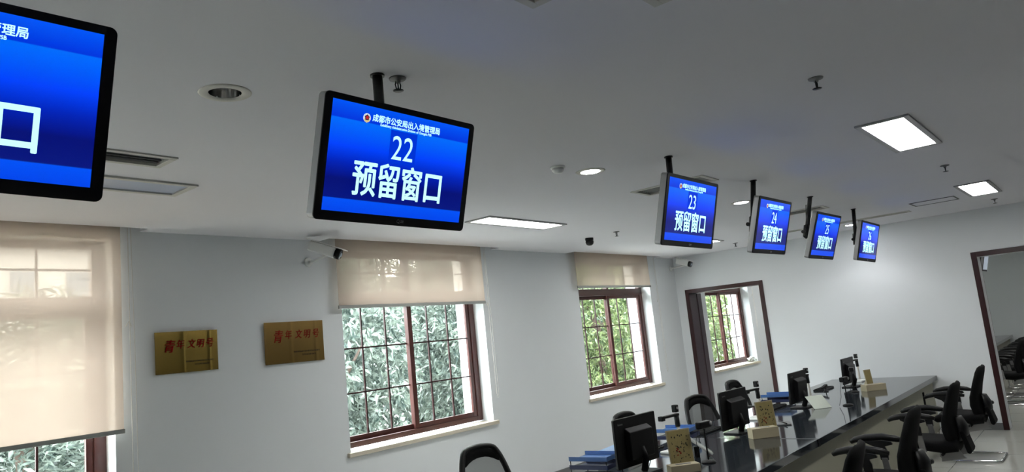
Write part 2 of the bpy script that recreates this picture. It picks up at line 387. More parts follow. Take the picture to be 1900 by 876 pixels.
bd = empty('pale_building', (6.2, 24, -.4), 0, 'pale building with a pitched roof, faintly seen through the long blind', 'building')
MB().box(-4.5, 3.2, 0, 6, 0, 6.2).build('walls', 'building_wall', bd)
MB().prism([(-4.9, 6.2), (3.6, 6.2), (-.6, 8.6)], 'y', -.3, 6.3).build('roof', 'roof_grey', bd)
for k in range(5):
    for z in (1.2, 4.2): MB().box(-3.9+k*1.45, -3.2+k*1.45, -.04, .02, z, z+1.3).build('window', 'lens_grey', bd)
# ---------------------------------------------------------------- blinds
def blind(xa, xb, zb, ztop, lab, cord_z, cord_x):
    y = 5.625
    r = empty('roller_blind', (xa, y, ztop), 0, lab, 'roller blind', 'cream roller blinds at the windows')
    MB().box(0, xb-xa, -.001, .001, zb-ztop+.02, 0).build('fabric', 'blind_fabric', r)
    MB().box(-.005, xb-xa+.005, -.01, .01, zb-ztop-.008, zb-ztop+.024).build('bottom_rail', 'blind_rail', r, bevel=.003)
    m = MB(); m.tube([(0, .028, .02), (xb-xa, .028, .02)], .027, 14); m.build('roller', 'white_plastic', r)
    c = MB(); X = cord_x-xa; Z = cord_z-ztop
    c.tube([(X, .03, 0), (X+.005, .03, Z+.05), (X+.02, .03, Z), (X+.04, .03, Z+.04), (X+.035, .03, Z*.5), (X+.02, .03, 0)], .0022, 5)
    c.tube([(X-.03, .03, Z*.42), (X, .035, Z*.40), (X+.03, .065, Z*.42)], .003, 5)
    c.build('pull_chain', 'off_white', r)
blind(0.10, 2.264, 1.375, CEIL+.09, 'long cream roller blind pulled down over the leftmost window', 1.0, 2.33)
blind(4.215, 6.285, 2.218, CEIL+.09, 'half-lowered cream roller blind above the window beside the brass plaques', 1.12, 6.37)
blind(8.215, 10.25, 2.385, CEIL+.09, 'short cream roller blind on the window nearest the doorway corner', 1.02, 10.50)
blind(12.25, 14.30, 2.70, CEIL+.09, 'rolled-up cream roller blind over the window in the next room', 1.1, 14.5)

# ---------------------------------------------------------------- ceiling fixtures
def light_panel(x0, x1, y0, y1, on, lab):
    r = empty('ceiling_light', ((x0+x1)/2, (y0+y1)/2, CEIL), 0, lab, 'ceiling light', 'rectangular ceiling light panels')
    a, b = (x1-x0)/2, (y1-y0)/2; m = MB(); f = .036
    m.box(-a, a, -b, -b+f, -.012, .01); m.box(-a, a, b-f, b, -.012, .01); m.box(-a, -a+f, -b+f, b-f, -.012, .01); m.box(a-f, a, -b+f, b-f, -.012, .01)
    m.build('frame', 'silver' if on else 'vent_frame', r, bevel=.002)
    MB().box(-a+f, a-f, -b+f, b-f, -.002, .004).build('diffuser', 'panel_on' if on else 'panel_off', r)
LP = ['unlit light panel at the left, behind the leftmost hanging screen', 'lit light panel above the half-blinded window', 'lit light panel mostly hidden behind the screen numbered 23',
      'light panel whose corner just shows at the top edge of the picture', 'large lit light panel at the right, nearest the camera', 'smaller lit light panel at the right, farther along the ceiling']
for p, on, lab in zip(PANELS, (0, 1, 1, 0, 1, 1), LP): light_panel(*p, on, lab)
for (x, y) in ((13.3, .92), (17.1, .92), (14.5, 4.28)):  # unseen panels added to light the next room
    light_panel(x-.6, x+.6, y-.155, y+.155, 1, 'added unseen ceiling panel lighting %s' % ('the hall' if x < 11 else 'the next room'))
def vent(k, x0, x1, y0, y1, axis, lab):
    r = empty('air_vent', ((x0+x1)/2, (y0+y1)/2, CEIL), 0, lab, 'air vent', 'ceiling air vents')
    a, b = (x1-x0)/2, (y1-y0)/2; m = MB(); f = .032 if k != 'D' else .025
    m.box(-a, a, -b, -b+f, -.008, .01); m.box(-a, a, b-f, b, -.008, .01); m.box(-a, -a+f, -b+f, b-f, -.008, .01); m.box(a-f, a, -b+f, b-f, -.008, .01)
    m.build('frame', 'vent_frame', r, bevel=.002)
    MB().box(-a+.02, a-.02, -b+.02, b-.02, .055, .065).build('duct', 'vent_dark', r)
    s = MB(); W = (b if axis == 'x' else a)-f; n = max(2, int(W*2/.032)); L = (a if axis == 'x' else b)-f
    for i in range(n):
        c = -W+(i+.5)*2*W/n
        mt = Matrix.Translation((0, c, .014) if axis == 'x' else (c, 0, .014)) @ Matrix.Rotation(math.radians(35), 4, 'X' if axis == 'x' else 'Y')
        (s.box(-L, L, -.009, .009, -.0015, .0015, mt) if axis == 'x' else s.box(-.009, .009, -L, L, -.0015, .0015, mt))
    s.build('slats', 'grille_grey', r)
VL = {'A': 'slatted air vent beside the leftmost hanging screen', 'H': 'air vent whose corner shows at the top edge of the picture', 'B': 'slatted air vent behind the screen numbered 23', 'C': 'slatted air vent behind the screens numbered 24 and 25', 'D': 'long slot air vent near the end wall, behind the last screen'}
for k, v in VENTS.items(): vent(k, *v, VL[k])
r = empty('access_panel', (9.54, 1.425, CEIL), 0, 'flush access hatch with thin dark edge near the end wall', 'ceiling hatch')
MB().box(-.165, .165, -.205, .205, -.004, -.0005).build('hatch', 'ceiling_paint', r)
m = MB(); a, b = .19, .23
for q in ((-a,a,-b,-b+.012),(-a,a,b-.012,b),(-a,-a+.012,-b,b),(a-.012,a,-b,b)): m.box(*q, -.007, -.0005)
m.build('frame', 'grille_grey', r)
def downlight(x, y, on, lab):
    r = empty('downlight', (x, y, CEIL), 0, lab, 'downlight', 'round recessed downlights')
    MB().lathe([(.064, .0), (.07, -.006), (.098, -.004), (.104, -.0005), (.103, 0)], seg=40, cap=False).build('trim_ring', 'off_white', r)
    MB().lathe([(.0655, 0), (.062, .05), (.05, .12), (.001, .125)], seg=32, cap=False).build('reflector', 'chrome', r)
    if on:
        ld = bpy.data.lights.new('lamp_light', 'SPOT'); ld.energy = 17; ld.spot_size = math.radians(125); ld.spot_blend = .5; ld.shadow_soft_size = .05
        lo = bpy.data.objects.new('lamp_light', ld); C.objects.link(lo); lo.parent = r; lo.location = (0, 0, -.02)
    if on: MB().lathe([(.001, -.004), (.068, -.004), (.068, -.001), (.001, -.001)], seg=32).build('lamp', 'lamp_on', r)
    else:
        for q in ((-.03, 0), (.02, .02)): MB().tube([(q[0], q[1], .05), (q[0], q[1], .1)], .012, 8).build('lamp_tube', 'grille_grey', r)
for (x, y), on, lab in zip(DOWN, (0, 1, 1, 1), ('unlit round downlight left of the screen numbered 22', 'lit round downlight nearest the camera, left of the screen numbered 23', 'lit round downlight between the screens numbered 23 and 24', 'lit round downlight close to the end wall')): downlight(x, y, on, lab)
# sprinklers
def sprinkler():
    r = empty('sprinkler_head')
    MB().lathe([(.001, -.001), (.036, -.001), (.034, -.006), (.013, -.009), (.011, -.02), (.001, -.02)], seg=20).build('escutcheon', 'grille_grey', r)
    m = MB()
    for s in (-1, 1): m.tube([(s*.010, 0, -.016), (s*.015, 0, -.03), (s*.011, 0, -.045), (0, 0, -.052)], .0028, 6)
    m.tube([(0, 0, -.018), (0, 0, -.05)], .003, 6); m.build('yoke', 'black_metal', r)
    MB().lathe([(.001, -.052), (.022, -.053), (.022, -.055), (.001, -.056)], seg=14).build('deflector', 'black_metal', r)
    return r
sp0 = sprinkler()
SPL = [(3.61, .94, 'fire sprinkler left of the large lit light panel, nearest the camera'), (7.08, .93, 'fire sprinkler between the two lit panels at the right'), (10.38, .92, 'fire sprinkler just past the smaller lit panel'), (7.11, 4.25, 'fire sprinkler beside the black dome camera'), (10.44, 4.22, 'fire sprinkler between the screens numbered 23 and 24, above the doorway'), (1.955, 2.12, 'fire sprinkler beside the pole of the screen numbered 22')]
for i, (x, y, l) in enumerate(SPL):
    o = sp0 if i == 0 else copy_tree(sp0); o.location = (x, y, CEIL); tag(o, l, 'sprinkler', 'ceiling fire sprinklers')
MB_ = empty('smoke_detector', (3.88, 2.71, CEIL), 0, 'small white round smoke detector left of the nearest lit downlight', 'smoke detector')
MB().lathe([(.001, 0), (.05, 0), (.05, -.012), (.001, -.012)]).build('base', 'white_plastic', MB_)
MB().lathe([(.04, -.012), (.042, -.025), (.03, -.04), (.001, -.044)]).build('sensor_dome', 'white_plastic', MB_)
r = empty('dome_camera', (7.19, 4.68, CEIL), 0, 'small black dome camera on the ceiling between two windows', 'security camera')
MB().lathe([(.001, 0), (.05, 0), (.048, -.03), (.001, -.03)]).build('housing', 'black_plastic', r)
MB().lathe([(.045, -.03), (.05, -.05), (.04, -.078), (.02, -.09), (.001, -.093)]).build('dome', 'black_metal', r)

# bullet cameras
def bullet(base, head, tip, lab):
    base, head, tip = Vector(base), Vector(head), Vector(tip)
    r = empty('bullet_camera', base, 0, lab, 'security camera', 'white bullet cameras on the window wall')
    MB().lathe([(.001, 0), (.042, 0), (.04, .02), (.012, .028), (.001, .028)], seg=20, mtx=Matrix.Rotation(PI/2, 4, 'X')).build('wall_mount', 'white_plastic', r)
    mid = (head+tip)/2-base; h = head-base; t = tip-base
    MB().tube([(0, -.02, 0), (.01, -.07, .0), (mid+Vector((0, .0, -.045))), mid], .013, 8).build('bracket', 'white_plastic', r)
    d = (t-h).normalized(); side = d.cross(Vector((0, 0, 1))).normalized(); up = side.cross(d)
    rot = Matrix((side, d, up)).transposed().to_4x4(); rot.translation = h; L = (t-h).length
    bd = empty('tmp'); bpy.data.objects.remove(bd)
    o = MB().box(-.05, .05, 0, L*.78, -.048, .048).build('body', 'white_plastic', r, bevel=.015); o.matrix_local = rot
    o2 = MB().box(-.058, .058, -.03, L*1.04, .048, .056).build('sunshade', 'white_plastic', r, bevel=.003); o2.matrix_local = rot
    mt = Matrix.Translation((0, L*.78, 0)) @ Matrix.Rotation(-PI/2, 4, 'X')
    o3 = MB().lathe([(.048, 0), (.050, .045), (.046, .05), (.001, .046)], seg=24, mtx=mt).build('front_ring', 'black_plastic', r); o3.matrix_local = rot
    mt2 = Matrix.Translation((0, L*.78+.047, 0)) @ Matrix.Rotation(-PI/2, 4, 'X')
    o4 = MB().lathe([(.001, 0), (.040, .001), (.040, .004), (.001, .005)], seg=20, mtx=mt2).build('infrared_ring', 'lens_grey', r); o4.matrix_local = rot
    mt3 = Matrix.Translation((0, L*.78+.052, 0)) @ Matrix.Rotation(-PI/2, 4, 'X')
    o5 = MB().lathe([(.001, 0), (.019, .001), (.018, .005), (.001, .006)], seg=16, mtx=mt3).build('lens', 'lens_glass', r); o5.matrix_local = rot
bullet((3.95, YW-.001, 2.66), (3.84, 5.50, 2.785), (4.02, 5.26, 2.66), 'white bullet camera on a wall bracket left of the half-lowered blind')
bullet((11.14, YW-.001, 2.70), (11.02, 5.50, 2.80), (11.04, 5.24, 2.70), 'white bullet camera in the far corner above the left doorway')

# ---------------------------------------------------------------- hanging screens
WS, HS = .72, .45
def rounded_rect(w_, h_, r_c, n=5):
    P = []
    for cx_, cz_, a0 in ((w_/2-r_c, h_/2-r_c, 0), (-w_/2+r_c, h_/2-r_c, PI/2), (-w_/2+r_c, -h_/2+r_c, PI), (w_/2-r_c, -h_/2+r_c, 1.5*PI)):
        for k in range(n+1): a = a0+k*PI/2/n; P.append((cx_+r_c*math.cos(a), cz_+r_c*math.sin(a)))
    return P
def display_parts(root, number):
    """parts of a hanging screen in local axes: face towards -Y, centre of the face at the origin"""
    P = rounded_rect(WS, HS, .018)
    MB().prism([(x*.995, z*.995) for x, z in P], 'y', .006, .050).build('casing', 'silver', root, bevel=.004)
    MB().prism([(x*.6, z*.6) for x, z in P], 'y', .05, .075).build('rear_housing', 'grey_plastic', root, bevel=.01)
    MB().prism(P, 'y', 0, .008).build('bezel', 'black_plastic', root, bevel=.002)
    L = .33; H = .196; dz = .006
    MB().box(-L, L, -.0006, 0, -H, H).build('screen_panel', 'screen_display', root, loc=(0, -.0002, dz))
    tz = dz
    MB().box(-.064, .064, 0, .0004, -.062, .062).build('number_tile', 'number_tile', root, loc=(-.003, -.0012, tz+.066))
    text_mesh('number', number, .130, 'screen_text', root, (-.004, -.0018, tz+.058), sx=.84)
    text_mesh('message', '预留窗口', .138, 'screen_text', root, (.001, -.0018, tz-.077), sx=.80, bold=.0023)
    text_mesh('heading', '成都市公安局出入境管理局', .0290, 'screen_text', root, (.008, -.0018, tz+.156), sx=.95, bold=.0006, res=2)
    text_mesh('subheading', 'Exit&Entry Administration Division of Chengdu PSB', .0135, 'screen_text', root, (.005, -.0018, tz+.137), sx=.88, bold=.0003, res=2)
    e = MB().lathe([(.001, 0), (.0165, 0), (.0165, .0004), (.001, .0004)], seg=20, mtx=Matrix.Rotation(PI/2, 4, 'X')).build('emblem', 'badge_white', root, loc=(-.182, -.0016, tz+.152))
    MB().prism([(-.013, -.004), (-.012, -.011), (0, -.018), (.012, -.011), (.013, -.004)], 'y', 0, .0004).build('emblem_base', 'badge_gold', e, loc=(0, -.0006, 0))
    MB().prism([(.0115*math.sin(2*PI*k/5), .0115*math.cos(2*PI*k/5)+.001) for k in range(5)], 'y', 0, .0004).build('emblem_shield', 'badge_navy', e, loc=(0, -.0011, 0))
    MB().lathe([(.001, 0), (.0065, 0), (.0065, .0004), (.001, .0004)], seg=14, mtx=Matrix.Rotation(PI/2, 4, 'X')).build('emblem_disc', 'badge_red', e, loc=(0, -.0016, .001))
    lg = MB()
    lg.tube([(.006*math.cos(2*PI*k/16), 0, .006*math.sin(2*PI*k/16)) for k in range(16)], .0011, 4, close=True)
    lg.box(.001, .007, -.001, .001, -.008, -.006)
    for x in (.012, .020): lg.box(x, x+.0055, -.001, .001, .0, .004); lg.box(x, x+.0055, -.001, .001, -.005, -.002)
    lg.build('maker_mark', 'logo_grey', root, loc=(.012, -.001, -.207))
def hanging_screen(c, yaw, tilt, roll, post_top, post_bot, number, lab, boxy):
    yaw, tilt, roll = map(math.radians, (yaw, tilt, roll))
    n = Vector((math.cos(yaw)*math.cos(tilt), math.sin(yaw)*math.cos(tilt), -math.sin(tilt))); rr = Vector((-math.sin(yaw), math.cos(yaw), 0)); uu = n.cross(rr)
    ra = rr*math.cos(roll)+uu*math.sin(roll); ua = uu*math.cos(roll)-rr*math.sin(roll)
    root = empty('hanging_display', c, 0, lab, 'display screen', 'hanging window-number displays')
    Mx = Matrix((ra, -n, ua)).transposed().to_4x4(); Mx.translation = Vector(c); root.matrix_world = Mx
    display_parts(root, number)
    inv = Mx.inverted()
    pt = Vector((post_top[0], post_top[1], CEIL)); pb = Vector(post_bot); L = lambda v: inv @ Vector(v)
    m = MB(); m.tube([L(pt), L(pb)], .021, 12); m.build('pole', 'black_metal', root)
    m = MB(); m.tube([L(pt), L(pt+Vector((0, 0, -.008)))], .029, 16); m.build('ceiling_plate', 'black_metal', root)
    ax = (pb-pt).normalized(); m = MB()
    m.tube([L(pb-ax*.02), L(pb+ax*.11)], .034, 4); m.build('bracket', 'black_plastic', root)
    back = Vector(c)-n*.06; m = MB(); m.tube([L(pb+ax*.04), L((pb+back)/2), L(back)], .022, 8); m.build('tilt_arm', 'black_plastic', root)
    k = pb+ax*.05; m = MB(); m.tube([L(k), L(k+Vector((-.05, .012, 0)))], .005, 6); m.tube([L(k+Vector((-.05, .012, 0))), L(k+Vector((-.075, .016, 0)))], .016, 10); m.build('clamp_knob', 'black_plastic', root)
    m = MB(); m.tube([L(pb+Vector((0, -.02, .22))), L(pb+Vector((-.035, -.01, .06))), L(pb+Vector((-.02, .03, -.05))), L(pb+Vector((-.035, -.03, -.13))), L(back+ua*-.1-ra*.25)], .004, 6); m.build('cable', 'black_plastic', root)
SCR = [((.392, 1.965, 2.445), -101.97, 12.71, -3.63, (.42, 2.14), (.42, 2.14, 2.50), '21', 'leftmost hanging blue screen, cut off by the left edge of the picture'),
       ((1.83, 2.002, 2.446), -92.65, 15.7, -.9, (1.864, 2.14), (1.864, 2.14, 2.52), '22', 'hanging blue screen showing number 22'),
       ((4.344, 2.018, 2.458), -90.76, 14.24, -.2, (4.369, 2.14), (4.34, 2.14, 2.52), '23', 'hanging blue screen showing number 23'),
       ((5.852, 2.03, 2.459), -90.06, 16.27, .57, (5.862, 2.14), (5.76, 2.15, 2.54), '24', 'hanging blue screen showing number 24'),
       ((7.364, 2.062, 2.455), -91.18, 19.28, .02, (7.35, 2.145), (7.16, 2.16, 2.55), '25', 'hanging blue screen showing number 25'),
       ((8.942, 2.047, 2.466), -91.3, 14.97, -.9, (8.921, 2.15), (8.87, 2.16, 2.56), '26', 'hanging blue screen showing number 26, nearest the end wall')]
for a in SCR: hanging_screen(*a, True)
hanging_screen((18.9, 2.05, 2.46), -90, 15, 0, (18.9, 2.14), (18.85, 2.14, 2.54), '31', 'hanging screen in the next room, seen through the right doorway', True)
nx = [o for o in C.objects if o.get('label', '').startswith('hanging screen in the next room')][0]
for o in [o for o in C.objects if o.parent == nx]:
    b_ = o.name.split('.')[0]
    if b_ in ('number', 'message', 'heading', 'subheading', 'number_tile', 'maker_mark'): bpy.data.objects.remove(o)
    elif b_ == 'emblem':
        for q in [q for q in C.objects if q.parent == o]: bpy.data.objects.remove(q)
        bpy.data.objects.remove(o)
    elif b_ == 'screen_panel': o.data.materials[0] = MATS['screen_blank']

# ---------------------------------------------------------------- brass plaques
def plaque(x0, x1, z0, z1, m, lab, wave, aged):
    W, H = x1-x0, z1-z0
    r = empty('brass_plaque', ((x0+x1)/2, YW, (z0+z1)/2), 0, lab, 'plaque', 'brass plaques on the window wall')
    b = bmesh.new(); NX = 80; rows = []
    def yy(u): return -.022+wave*(-.004*math.exp(-((u-.43)/.03)**2)-.004*math.exp(-((u-.86)/.025)**2)+.0015*math.sin(u*9))
    for k in range(NX+1):
        u = k/NX; x = -W/2+W*u
        rows.append([b.verts.new((x, yy(u), -H/2)), b.verts.new((x, yy(u), H/2)), b.verts.new((x, yy(u)+.006, H/2)), b.verts.new((x, yy(u)+.006, -H/2))])
    for p, q in zip(rows, rows[1:]):
        for i in range(4):
            f = b.faces.new((p[i], p[(i+1) % 4], q[(i+1) % 4], q[i])); f.smooth = (i == 0 or i == 2)
    b.faces.new(rows[0]); b.faces.new(rows[-1][::-1])
    for p, q in zip(rows, rows[1:]):
        for i in range(4): b.edges.get((p[i], q[i])).smooth = False
    mb = MB(); mb.b.free(); mb.b = b; mb.build('plate', m, r)
    sp_ = MB()
    for sx in (-.3, .3):
        for sz in (-.3, .3): sp_.tube([(sx*W, 0, sz*H), (sx*W, -.018, sz*H)], .008, 8)
    sp_.build('standoff', 'silver', r)
    y = -.0232-.0045*wave
    for i, ch in enumerate('青年文明号'):
        text_mesh('red_character', ch, H*.23 if i else H*.32, 'red_ink', r, (W*((.21, .385, .56, .705, .86)[i]-.5), y, H*(.17 if i else .13)), sx=.85, bold=.0007, shear=.18, rot=(0, math.radians([4, -3, 2, 3, -4][i]), 0))
    t = MB(); rr = random.Random(5)
    for row, (xa, n, z) in enumerate(((-.02, 17, -.24), (.12, 9, -.32))):
        for k in range(n):
            x = W*(xa+.027*k); s = W*.0105; zz = H*z
            t.box(x-s, x+s, y, y+.001, zz+s*.55, zz+s*.8); t.box(x-s, x+s, y, y+.001, zz-s*.8, zz-s*.5); t.box(x-s*.15, x+s*.2, y, y+.001, zz-s, zz+s)
            if rr.random() > .4: t.box(x-s*.8, x-s*.55, y, y+.001, zz-s, zz+s*.3)
    t.build('fine_print', 'ink', r)
plaque(2.522, 3.025, 1.758, 2.081, 'brass', 'brass plaque with red characters nearest the long blind', 1.0, 0)
plaque(3.453, 4.055, 1.750, 2.115, 'brass_aged', 'larger brass plaque with red characters next to the half-blinded window', .12, 1)

# ---------------------------------------------------------------- counter
cr_ = empty('service_counter', (6.5, 2.7, 0), 0, 'long dark granite-topped service counter running to the end wall', 'counter')
def rel(m, *b): return m.box(b[0]-6.5, b[1]-6.5, b[2]-2.7, b[3]-2.7, b[4], b[5])
mm = MB(); rel(mm, .6, 6.14, 2.03, 3.40, .664, .724); rel(mm, 6.142, XE-.001, 2.03, 3.40, .664, .724); mm.build('granite_top', 'granite', cr_, bevel=.003)
mm = MB(); rel(mm, 6.12, 6.17, 2.026, 2.9, .665, .7245); mm.build('joint_strip', 'granite_edge', cr_)
mm = MB(); rel(mm, .65, XE-.001, 2.10, 2.14, 0, .664); mm.build('front_panel', 'cream_panel', cr_)
mm = MB()
for x in (.65, 3.2, 5.2, 8.4, 10.4, 11.2): rel(mm, x, x+.04, 2.14, 3.2, 0, .664)
mm.build('support_panel', 'cream_panel', cr_)
for x, z in ((10.55, .50), (9.9, .30)):
    mm = MB(); rel(mm, x, x+.05, 2.085, 2.10, z-.08, z+.08); mm.build('handle', 'black_matte', cr_, bevel=.004)
c2 = empty('service_counter', (16, 2.7, 0), 0, 'dark-topped counter in the next room seen through the right doorway', 'counter')
MB().box(-4.2, 4.98, -.67, .7, .664, .724).build('granite_top', 'granite', c2, bevel=.003)
MB().box(-4.15, 4.98, -.6, -.56, 0, .664).build('front_panel', 'cream_panel', c2)
ZT = .724

# desk monitors (their backs face the hall)
def desk_monitor(x, y, z, yaw, tilt, W, H, lab):
    r = empty('desk_monitor', (x, y, ZT), math.radians(yaw+90), lab, 'computer monitor', 'computer monitors on the granite counter')
    zc = z-ZT; T = Matrix.Translation((0, 0, zc)) @ Matrix.Rotation(math.radians(tilt), 4, 'X')
    o = MB().prism(rounded_rect(W, H, .01), 'y', 0, .022).build('screen_casing', 'black_plastic', r, bevel=.004); o.matrix_local = T
    o = MB().box(-W/2+.012, W/2-.012, .0215, .0235, -H/2+.012, H/2-.012).build('screen', 'lens_grey', r); o.matrix_local = T
    b = MB(); b.prism([(-.045, -.12), (0, -.13), (0, .10), (-.045, .07)], 'x', -.14, .14); o = b.build('rear_housing', 'black_plastic', r, bevel=.006); o.matrix_local = T
    t = text_mesh('maker_mark', 'lenovo', .022, 'logo_grey', r, (0, 0, 0)); t.matrix_local = T @ Matrix.Translation((-W/2+.07, -.0008, H/2-.04))
    MB().tube([(0, -.03, zc-.05), (.0, -.06, zc*.45), (0, -.03, .012)], .028, 8, ry=.014).build('stand_neck', 'black_plastic', r)
    MB().prism([(-.13, -.10), (.13, -.10), (.11, .09), (-.11, .09)], 'z', 0.0, .013).build('stand_foot', 'black_plastic', r, bevel=.004)
    MB().tube([(.02, -.03, zc-.1), (.05, -.06, .08), (.06, -.02, .008), (.14, .05, .006)], .0035, 6).build('cable', 'black_plastic', r)
MON = [((4.66, 2.82, .955, -95, 0, .51, .345), 'black desk monitor nearest the camera, seen from behind'), ((6.44, 2.83, .94, -95, 1, .50, .34), 'black desk monitor second along the counter, before the left doorway'),
       ((8.16, 2.82, .945, -91.5, 4, .50, .33), 'black desk monitor third along the counter, below the doorway frame'), ((10.15, 2.83, .935, -91, 3, .48, .33), 'black desk monitor at the far end of the counter')]
for a, l in MON: desk_monitor(*a, l)
# document cameras
def doc_camera():
    r = empty('document_camera')
    MB().box(-.10, .10, -.08, .10, 0, .02).build('base', 'white_plastic', r, bevel=.006)
    MB().tube([(.06, 0, .02), (.055, 0, .14), (.05, 0, .22)], .014, 10).build('column', 'off_white', r)
    MB().tube([(.05, 0, .20), (.045, 0, .285)], .021, 10).build('column_sleeve', 'black_plastic', r)
    MB().box(-.17, .066, -.018, .018, .285, .305).build('arm', 'black_plastic', r, bevel=.004)
    h = MB().box(-.175, -.13, -.022, .022, .27, .308).build('scan_head', 'black_plastic', r, bevel=.005)
    MB().box(.02, .062, -.022, .022, .315, .375).build('portrait_camera', 'black_plastic', r, bevel=.006)
    MB().lathe([(.001, 0), (.011, 0), (.011, .004), (.001, .005)], seg=14, mtx=Matrix.Translation((.041, -.022, .35)) @ Matrix.Rotation(PI/2, 4, 'X')).build('lens', 'logo_grey', r)
    return r
dc0 = doc_camera()
DC = [((5.44, 2.93), -.15, 'document camera with black arm to the right of the nearest monitor'), ((7.30, 2.97), -.15, 'document camera with black arm right of the second monitor'), ((8.72, 2.93), -.3, 'document camera half hidden behind the third monitor'), ((10.85, 2.92), -.1, 'document camera by the monitor at the far end')]
for i, ((x, y), rz, l) in enumerate(DC):
    o = dc0 if i == 0 else copy_tree(dc0); tag(o, l, 'document camera', 'document cameras on the counter'); place(o, (x, y, ZT), rz, l)
# webcams on gooseneck stands
def stand_cam():
    r = empty('webcam_stand')
    MB().lathe([(.001, 0), (.055, 0), (.05, .012), (.012, .022), (.001, .022)], seg=20).build('base', 'black_plastic', r)
    MB().tube([(0, 0, .02), (-.003, 0, .10), (-.006, 0, .20), (-.008, 0, .26)], .006, 8).build('neck', 'black_metal', r)
    MB().box(-.075, .065, -.026, .026, .25, .30).build('webcam', 'black_plastic', r, bevel=.01)
    MB().lathe([(.001, 0), (.016, 0), (.014, .006), (.001, .007)], seg=14, mtx=Matrix.Translation((.045, -.026, .28)) @ Matrix.Rotation(PI/2, 4, 'X')).build('lens', 'logo_grey', r)
    MB().tube([(-.05, .01, .26), (-.09, .02, .17), (-.07, .03, .10), (-.10, .05, .01)], .0025, 5).build('cable', 'black_plastic', r)
    return r
sc0 = stand_cam()
for i, ((x, y), rz, l) in enumerate([((5.08, 2.49), -.2, 'small black webcam on a stand beside the framed flyer'), ((8.24, 2.36), -.1, 'small black webcam on a stand in front of the third monitor'), ((9.50, 2.62), .3, 'small black webcam on a stand behind the farthest pale box')]):
    o = sc0 if i == 0 else copy_tree(sc0); tag(o, l, 'webcam', 'webcams on small stands'); place(o, (x, y, ZT), rz, l)
# framed flyers behind pale boxes
def flyer(x, y, w_, h_, rz, lean, l, art=True):
    r = empty('flyer_stand', (x, y, ZT), rz, l, 'flyer holder', 'paper flyers in stands on the counter')
    T = Matrix.Rotation(-lean, 4, 'X')
    o = MB().box(-w_/2, w_/2, 0, .008, 0, h_).build('holder', 'carton', r, bevel=.001); o.matrix_local = T
    o = MB().box(-w_/2+.008, w_/2-.008, -.0015, 0, .008, h_-.008).build('sheet', 'flyer', r); o.matrix_local = T
    MB().prism([(0, 0), (.11, 0), (.02, h_*.7)], 'x', -.02, .02).build('easel', 'carton', r)
    if art:
        a = MB(); rr = random.Random(int(x*10))
        for k in range(40):
            px_, pz = rr.uniform(-w_*.36, w_*.36), rr.uniform(h_*.12, h_*.85); s = rr.uniform(.0015, .0045)
            a.box(px_-s, px_+s, -.0026, -.0016, pz-s*1.4, pz+s*1.4)
        o = a.build('print', 'ink', r); o.matrix_local = T
        a = MB()
        for k in range(7):
            px_, pz = -w_*.1+rr.uniform(-.02, .02), h_*.3+k*.008; a.box(px_-.006, px_+.006, -.0028, -.0016, pz, pz+.006)
        o = a.build('red_figure', 'red_ink', r); o.matrix_local = T
def pale_box(x, y, w_, d_, h_, rz, l):
    r = empty('tissue_box', (x, y, ZT), rz, l, 'box', 'pale boxes at the front of the counter')
    MB().box(-w_/2, w_/2, -d_/2, d_/2, 0, h_).build('carton', 'carton', r, bevel=.003)
    MB().box(-w_/4, w_/4, -.012, .012, h_-.0005, h_+.002).build('opening', 'grey_plastic', r)
flyer(4.93, 2.62, .20, .262, -.55, .10, 'yellowed framed flyer with small print behind the nearest pale box')
flyer(6.49, 2.56, .19, .27, -.55, .10, 'yellowed framed flyer beside the second monitor')
flyer(9.80, 2.50, .13, .24, -.35, .10, 'narrow cream flyer standing behind the farthest pale box', False)
pale_box(4.74, 2.52, .215, .10, .055, -.75, 'pale carton at the bottom edge of the picture in front of the flyer')
pale_box(6.20, 2.50, .24, .10, .085, -.75, 'pale carton in front of the second monitor')
pale_box(9.66, 2.44, .26, .12, .075, -.75, 'pale carton in front of the farthest monitor')
# leaning keypad, paper pad etc.
r = empty('keyboard', (5.28, 2.68, ZT), -.95, 'white numeric keyboard leaning beside the nearest webcam stand', 'keyboard')
T = Matrix.Rotation(math.radians(38), 4, 'Y')
o = MB().box(-.14, .14, -.045, .045, 0, .02).build('body', 'white_plastic', r, bevel=.005); o.matrix_local = Matrix.Translation((0, 0, .095)) @ T
m = MB()
for i in range(10):
    for j in range(4): m.box(-.13+i*.026, -.109+i*.026, -.038+j*.02, -.022+j*.02, .02, .025)
o = m.build('keys', 'keys', r); o.matrix_local = Matrix.Translation((0, 0, .095)) @ T
MB().box(-.02, .02, -.03, .03, 0, .08).build('rest', 'black_plastic', r, bevel=.004)
r = empty('paper_sheet', (8.03, 2.55, ZT), -.7, 'large pale paper sheet propped against the third monitor', 'paper')
o = MB().box(-.10, .10, -.002, .002, 0.004, .20).build('sheet', 'paper', r); o.matrix_local = Matrix.Rotation(math.radians(-52), 4, 'X')
MB().prism([(0.01, 0), (.15, 0), (.14, .10)], 'x', -.02, .02).build('support', 'black_plastic', r)
for (x, y, l) in ((6.95, 2.60, 'thin dark notebook and pen beside the second monitor'),):
    r = empty('notepad', (x, y, ZT), .4, l, 'notepad'); MB().box(-.1, .1, -.07, .07, 0, .012).build('cover', 'grey_plastic', r, bevel=.002)
    MB().tube([(-.12, -.03, .018), (.1, .03, .018)], .005, 6).build('pen', 'black_plastic', r)
